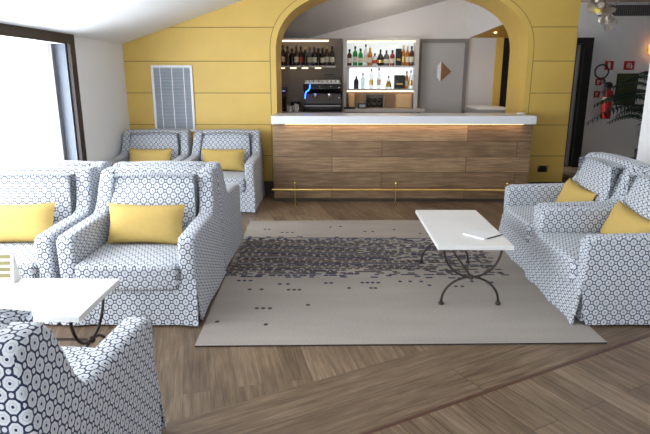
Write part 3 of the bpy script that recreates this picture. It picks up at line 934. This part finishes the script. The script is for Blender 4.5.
# lower bay
wr = thing('wine_crate', 'dark open crate of wine bottles on the cabinet ledge', 'crate', (.675, 9.15, 1.075))
bm = BM(); W, D, Hh = .155, .07, .235
box(bm, -W, W, D-.01, D, 0, Hh); box(bm, -W, -W+.014, -D, D-.01, 0, Hh); box(bm, W-.014, W, -D, D-.01, 0, Hh); box(bm, -W+.014, W-.014, -D, D-.01, 0, .014); box(bm, -W+.014, W-.014, -D, D-.01, Hh-.014, Hh)
obj('crate_box', bm, M['bardark'], wr)
for r_ in range(2):
    for c_ in range(3):
        bm = BM(); x = -.088+c_*.088; z = .052+r_*.078
        prof = [(0,-.07),(.034,-.07),(.034,.03),(.013,.05),(.013,.06),(0,.06)]
        lathe(bm, prof, 12)
        bmesh.ops.rotate(bm, verts=bm.verts, cent=(0,0,0), matrix=Matrix.Rotation(R(90), 3, 'X'))
        bmesh.ops.translate(bm, verts=bm.verts, vec=(x, -.012, z))
        b_ = obj('wine_bottle', bm, M['g_dark'], smooth=True)
        b_.location = wr.location
        tag(b_, 'dark wine bottle lying in the open crate on the cabinet ledge', 'bottle', 'wine bottles lying in the crate')
wb = thing('wooden_wine_box', 'pale wooden wine box upright at the right of the cabinet ledge', 'box', (1.14, 9.15, 1.075))
bm = BM(); box(bm, -.14, .14, -.06, .06, 0, .235); bevel(bm, .003, 1); obj('box_body', bm, M['oak'], wb)
bm = BM(); box(bm, -.115, .115, -.066, -.0605, .02, .215); bevel(bm, .002, 1); obj('sliding_lid', bm, plain('pale_pine', (.62, .42, .22), .5, var=.12), wb)
wb2 = thing('wooden_bottle_box', 'narrow honey wooden box at the left of the cabinet ledge', 'box', (.30, 9.15, 1.075))
bm = BM(); box(bm, -.055, .055, -.05, .05, 0, .24); bevel(bm, .003, 1); obj('box_body', bm, M['oak'], wb2)
bm = BM(); box(bm, -.04, .04, -.055, -.0505, .02, .22); obj('lid', bm, plain('pale_pine_lid', (.60, .38, .18), .5, var=.12), wb2)
pf = thing('card_frame', 'small black framed card leaning on the cabinet ledge', 'frame', (.475, 9.06, 1.075))
bm = BM(); box(bm, -.07, .07, -.008, .008, 0, .085); bevel(bm, .002, 1); obj('frame', bm, M['black'], pf)
bm = BM(); box(bm, -.045, .045, -.0095, -.0082, .02, .065); obj('card', bm, M['slate'], pf)

# espresso machine
em = thing('espresso_machine', 'large black espresso machine with blue neon edge behind the bar', 'coffee machine', (-.155, 8.86, ZC))
X0, X1 = -.30, .29
bm = BM()
prism(bm, [(-.20, .0), (.22, .0), (.22, .42), (-.24, .42), (-.26, .34), (-.05, .28), (-.05, .10), (-.20, .08)], X0, X1, 'x'); bevel(bm, .008, 2)
obj('housing', bm, M['machine'], em, smooth=True)
bm = BM(); box(bm, X0+.02, X1-.02, -.215, -.06, .08, .095); obj('drip_tray', bm, M['steel'], em)
bm = BM(); box(bm, X0+.01, X1-.01, -.052, -.0502, .12, .26); obj('splash_panel', bm, M['bronze'], em)
bm = BM(); box(bm, X0+.02, X1-.02, -.22, .20, .42, .44); obj('cup_tray', bm, M['steel'], em)
for x in (-.12, .10):
    bm = BM(); lathe(bm, [(0, .2), (.035, .2), (.04, .215), (.04, .27), (0, .275)], 14, (x, -.14, 0)); g_ = obj('group_head', bm, M['chrome'], em, smooth=True)
    bm = BM(); tube(bm, [(x, -.15, .205), (x, -.27, .19)], .012, 8); obj('handle', bm, M['black'], g_, smooth=True)
bm = BM()
for x, z in ((.245, .36), (.245, .21), (.12, .375), (-.05, .375)):
    bmesh.ops.create_uvsphere(bm, u_segments=10, v_segments=6, radius=.014, matrix=Matrix.Translation((x, -.262, z)))
obj('chrome_knobs', bm, M['chrome'], em, smooth=True)
bm = BM(); pts = [(-.195, -.265, .41), (-.197, -.268, .36), (-.215, -.268, .325), (-.255, -.268, .30), (-.268, -.268, .25), (-.272, -.268, .20)]
tube(bm, pts, .0085, 8); obj('neon_edge', bm, M['neon'], em, smooth=True)
bm = BM(); lathe(bm, [(0, 0), (.028, .0), (.034, .035), (.032, .035), (.026, .005), (0, .005)], 12)
cup0 = obj('coffee_cup', bm, M['porcelain'], smooth=True); cn = 0
for i in range(8):
    for j in range(2):
        if (i*3+j*5) % 7 == 6: continue
        c = cup0 if cn == 0 else cup0.copy()
        if cn: C.objects.link(c)
        cn += 1
        c.location = (-.40 + i*.068 - .005, 8.72+.09*j, ZC+.44)
        tag(c, 'small white cup on top of the black espresso machine', 'cup', 'cups on the espresso machine')
# grinder
gd = thing('coffee_grinder', 'black coffee grinder left of the espresso machine', 'grinder', (-.80, 8.86, ZC))
bm = BM(); lathe(bm, [(0, 0), (.085, 0), (.085, .03), (.06, .05), (.06, .16), (.075, .20), (.06, .24), (0, .24)], 18); obj('body', bm, M['machine'], gd, smooth=True)
bm = BM(); lathe(bm, [(.045, .24), (.085, .36), (.085, .37), (0, .37)], 18); obj('hopper', bm, M['g_grey'], gd, smooth=True)
bm = BM(); lathe(bm, [(.087, .30), (.092, .302), (.092, .315), (.087, .317)], 18); obj('chrome_ring', bm, M['chrome'], gd, smooth=True)
hp = thing('knock_box', 'black knock box in front of the coffee grinder', 'box', (-.60, 8.92, ZC))
bm = BM(); lathe(bm, [(0, 0), (.07, 0), (.078, .14), (.07, .14), (.062, .01), (0, .01)], 16); obj('bin', bm, M['black'], hp, smooth=True)
bm = BM(); tube(bm, [(-.07, 0, .12), (.07, 0, .12)], .008, 8); obj('bar', bm, M['chrome'], hp, smooth=True)
for i, (x, y_, h_) in enumerate(((-.70, 8.66, .10), (-.655, 8.64, .085), (-.61, 8.66, .10), (-.575, 8.64, .12), (-.54, 8.67, .11))):
    j = thing('milk_jug', 'small steel and white jug in the row left of the espresso machine', 'jug', (x, y_, ZC), R(70*i), 'jugs beside the espresso machine')
    bm = BM(); lathe(bm, [(0, 0), (.020, 0), (.022, .02), (.017, h_*.7), (.019, h_), (.016, h_), (.014, .01), (0, .01)], 12)
    obj('jug_body', bm, M['porcelain' if i % 2 else 'chrome'], j, smooth=True)
    bm = BM(); tube(bm, [(.018, 0, h_*.85), (.034, 0, h_*.75), (.034, 0, h_*.35), (.02, 0, h_*.25)], .003, 6); obj('handle', bm, M['porcelain'], j, smooth=True)
sc2 = thing('scale', 'low black box at the foot of the cabinet, right of the espresso machine', 'appliance', (.255, 8.93, 1.075))
bm = BM(); box(bm, -.08, .10, -.04, .05, 0, .035); bevel(bm, .004, 1); obj('housing', bm, M['black'], sc2)
bm = BM(); tube(bm, [(-.01, 0, .035), (-.01, 0, .085)], .01, 8); obj('knob', bm, M['black'], sc2)

# recessed spots
def spotlight(x, y_, z, label, power, up=None, grp='recessed spotlights over the bar'):
    t = thing('recessed_spotlight', label, 'spotlight', (x, y_, z), 0, grp)
    bm = BM(); lathe(bm, [(.022, -.001), (.036, -.001), (.036, -.006), (.022, -.006)], 18); obj('trim_ring', bm, M['chrome'], t, smooth=True)
    bm = BM(); lathe(bm, [(0, -.003), (.021, -.003), (.021, -.001), (0, -.001)], 16); obj('bulb', bm, M['spot'], t)
    l = bpy.data.lights.new('bulb_light', 'SPOT'); l.energy = power*.22; l.spot_size = R(110); l.spot_blend = .8; l.color = (1, .80, .55); l.shadow_soft_size = .03
    o = bpy.data.objects.new('bulb_light', l); C.objects.link(o); o.location = (0, 0, -.012); o.parent = t
    return t
spotlight(2.53, 8.50, 2.299, 'recessed spotlight in the ochre soffit, nearer one', 14)
spotlight(2.50, 8.95, 2.231, 'recessed spotlight in the ochre soffit, farther one by the rear wall', 6)
za = lambda x: AZ + AH*(1-abs((x-AX)/AW)**AN)**(1/AN)
spotlight(1.80, 7.83, za(1.80)-.014, 'recessed spotlight in the underside of the arch, right of its crown', 18)
spotlight(-.02, 7.83, za(-.02)-.012, 'recessed spotlight in the underside of the arch, left of its crown', 18)

# ------------------------------------------------------------------ hall things
fe = thing('fire_extinguisher', 'red fire extinguisher with black hose hanging on the hall wall', 'fire extinguisher', (4.80, YH-.10, .86))
bm = BM(); lathe(bm, [(0, 0), (.075, 0), (.085, .012), (.085, .42), (.07, .47), (.03, .50), (.03, .53), (0, .53)], 22); obj('cylinder', bm, M['red'], fe, smooth=True)
bm = BM(); lathe(bm, [(.0862, .30), (.0862, .37)], 22); obj('paper_label', bm, M['labelw'], fe, smooth=True)
bm = BM(); box(bm, -.05, .05, -.03, .03, .53, .60); box(bm, -.12, .03, -.015, .015, .60, .625); obj('valve', bm, M['black'], fe)
bm = BM(); pts = [(-.17+.115*math.cos(2*PI*i/28), -.03, .80+.115*math.sin(2*PI*i/28)) for i in range(28)]
tube(bm, pts, .014, 8, closed=True)
tube(bm, [(-.13, -.03, .69), (-.10, -.06, .60), (-.11, -.09, .45), (-.10, -.09, .38)], .022, 8)
obj('hose', bm, M['black'], fe, smooth=True)
bm = BM(); box(bm, -.03, .03, .078, .0999, .30, .46); obj('wall_bracket', bm, M['steel'], fe)
def sign(x0, x1, z0, z1, label, glyph):
    s = thing('safety_sign', label, 'sign', ((x0+x1)/2, YH, (z0+z1)/2)); w = (x1-x0)/2; h = (z1-z0)/2
    bm = BM(); box(bm, -w, w, -.006, 0, -h, h); obj('panel', bm, M['redsign'], s)
    bm = BM()
    if glyph == 'ext':
        prism(bm, [(-.022, -.055), (.022, -.055), (.022, .03), (.008, .045), (.008, .06), (-.03, .05), (-.03, .04), (-.008, .035), (-.022, .03)], -.0085, -.0062, 'y')
    elif glyph == 'hose':
        pts = [(.038*math.cos(2*PI*i/20), -.0075, .038*math.sin(2*PI*i/20)) for i in range(20)]; tube(bm, pts, .006, 6, closed=True)
        box(bm, -.012, .012, -.0085, -.0062, -.012, .012); box(bm, .035, .055, -.0085, -.0062, -.05, .0)
    else:
        box(bm, -w*.5, w*.5, -.0085, -.0062, -h*.1, h*.5); box(bm, -w*.5, w*.2, -.0085, -.0062, -h*.6, -h*.3)
    obj('symbol', bm, M['fwhite'], s); return s
sign(4.73, 4.88, 1.69, 1.84, 'square red sign with white extinguisher symbol above the fire extinguisher', 'ext')
sign(5.06, 5.24, 1.69, 1.84, 'square red sign with round symbol above the olive poster', 'hose')
sign(4.60, 4.71, 1.43, 1.54, 'small red sign left of the fire extinguisher, upper one', 'x')
sign(4.60, 4.70, 1.22, 1.33, 'small red sign left of the fire extinguisher, lower one', 'x')
ps = thing('poster', 'dark olive green framed poster on the hall wall', 'poster', (5.15, YH, 1.36))
bm = BM(); box(bm, -.185, .185, -.015, 0, -.27, .27); bevel(bm, .003, 1); obj('frame', bm, M['dark'], ps)
bm = BM(); box(bm, -.165, .165, -.018, -.0152, -.25, .25); obj('print', bm, M['olive'], ps)
sl_ = thing('wall_lamp', 'warm glowing wall lamp above the palm at the right edge', 'lamp', (5.47, YH, 2.02))
bm = BM(); box(bm, -.04, .04, -.02, 0, -.06, .06); obj('wall_plate', bm, M['brass'], sl_)
bm = BM(); lathe(bm, [(.04, -.08), (.07, .08), (.066, .08), (.037, -.08)], 18, (0, -.10, 0)); obj('shade', bm, M['lampw'], sl_, smooth=True)
bm = BM(); tube(bm, [(0, -.02, 0), (0, -.065, 0)], .008, 8); obj('arm', bm, M['brass'], sl_, smooth=True)
# shell pendant
pn = thing('shell_pendant', 'hanging lamp of pale shell discs near the hall door', 'pendant lamp', (4.45, 9.6, 2.3))
random.seed(3)
def shells(n, mat, cx, cz, rx, rz_, name):
    bm = BM()
    for i in range(n):
        a = random.uniform(0, 2*PI); r_ = math.sqrt(random.random())
        p = Vector((cx + rx*r_*math.cos(a), random.uniform(-.1, .1), cz + rz_*r_*math.sin(a)))
        m_ = Matrix.Translation(p) @ Matrix.Rotation(random.uniform(0, PI), 4, 'Z') @ Matrix.Rotation(random.uniform(.8, 2.2), 4, 'X')
        rr = random.uniform(.035, .06)
        bmesh.ops.create_cone(bm, cap_ends=True, segments=12, radius1=rr, radius2=rr, depth=.003, matrix=m_)
    return obj(name, bm, mat, pn)
shells(34, M['shell'], -.06, .42, .22, .12, 'shell_disc'); shells(14, M['shell'], .06, .13, .13, .13, 'shell_disc'); shells(16, M['shell'], .02, .27, .12, .10, 'shell_disc')
shells(4, M['shelly'], -.12, .33, .06, .04, 'yellow_shell_disc')
bm = BM(); tube(bm, [(-.02, 0, .1), (-.02, 0, .5)], .004, 6); obj('cord', bm, M['steel'], pn)
# palm
pl = thing('potted_palm', 'tall dark potted palm in the hall at the right edge', 'plant', (5.15, 9.0, 0))
bm = BM(); lathe(bm, [(0, 0), (.17, 0), (.22, .42), (.20, .42), (.16, .38), (0, .38)], 24); obj('pot', bm, M['pot'], pl, smooth=True)
bm = BM()
for k in range(5):
    a = k*1.3; tube(bm, [(0.03*math.cos(a), .03*math.sin(a), .38), (.08*math.cos(a), .08*math.sin(a), 1.0)], [.022, .014], 8)
obj('stem', bm, M['bark'], pl, smooth=True)
random.seed(11)
for k in range(32):
    a = k*2.399 + .3; el = random.uniform(.55, 1.25); L = random.uniform(.8, 1.15)
    z0 = random.uniform(.6, 1.45); bm = BM(); pts = []
    for i in range(11):
        s = i/10; r_ = L*(s*math.cos(el) + .28*s*s); z = z0 + L*(s*math.sin(el) - .75*s*s)
        pts.append(Vector((r_*math.cos(a), r_*math.sin(a)*.75, z)))
    tube(bm, pts, [.009-.0007*i for i in range(11)], 6)
    sd = Vector((-math.sin(a), math.cos(a), 0))
    for i in range(2, 11):
        for s in (-1, 1):
            for hlf in (0, .5):
                if i+hlf > 10: continue
                p = pts[i].lerp(pts[min(10, i+1)], hlf); t_ = (pts[i]-pts[i-1]).normalized()
                ll = .27*(1-abs(i+hlf-5)/7.5)
                tip = p + (sd*s*.75 + t_*.6 + Vector((0, 0, -.45))).normalized()*ll
                md = p.lerp(tip, .45) + Vector((0, 0, .02)); wv = t_*.016
                q = [bm.verts.new(v) for v in (p, md-wv, tip, md+wv)]
                bm.faces.new(q)
    obj('frond', bm, M['leaf'], pl)

# ------------------------------------------------------------------ light
w = bpy.data.worlds.new('World'); S.world = w; w.use_nodes = True
bg = w.node_tree.nodes['Background']; bg.inputs[0].default_value = (.86, .93, 1, 1); bg.inputs[1].default_value = 5.6
def portal(loc, rot, sx, sy):
    l = bpy.data.lights.new('portal', 'AREA'); l.shape = 'RECTANGLE'; l.size = sx; l.size_y = sy; l.cycles.is_portal = True
    o = bpy.data.objects.new('portal', l); C.objects.link(o); o.location = loc; o.rotation_euler = rot
portal((XL-.27, (WY0+WY1)/2, (WZ0+WZ1)/2), (0, R(-90), 0), WZ1-WZ0, WY1-WY0)
portal(((BX0+BX1)/2, BACK-.19, (BZ0+BZ1)/2), (R(90), 0, 0), BX1-BX0, BZ1-BZ0)
def ceiling_lamp(x, y_, z, p, c):
    l = bpy.data.lights.new('ceiling_light', 'POINT'); l.energy = p; l.color = c; l.shadow_soft_size = .12
    o = bpy.data.objects.new('ceiling_light', l); C.objects.link(o); o.location = (x, y_, z)
ceiling_lamp(.9, 8.55, 2.35, 3, (1, .9, .8))
ceiling_lamp(5.6, 8.2, 2.6, .3, (.7, .8, 1))

# ------------------------------------------------------------------ camera
cam = bpy.data.cameras.new('Camera'); co = bpy.data.objects.new('Camera', cam); C.objects.link(co)
cam.sensor_width = 36; cam.lens = 550/650*36; cam.clip_start = .05
th = math.atan(140/550); ya = math.atan(8/550*math.cos(th))
co.location = (0, 0, 1.57); co.rotation_euler = (PI/2-th, 0, ya)
S.camera = co
S.view_settings.view_transform = 'Standard'; S.view_settings.look = 'None'
S.view_settings.gamma = 1; S.view_settings.use_curve_mapping = False
S.view_settings.exposure = 1.08
S.cycles.max_bounces = 8; S.cycles.diffuse_bounces = 5; S.cycles.glossy_bounces = 4; S.cycles.transparent_max_bounces = 12
S.cycles.use_denoising = True
S.cycles.sample_clamp_indirect = 6
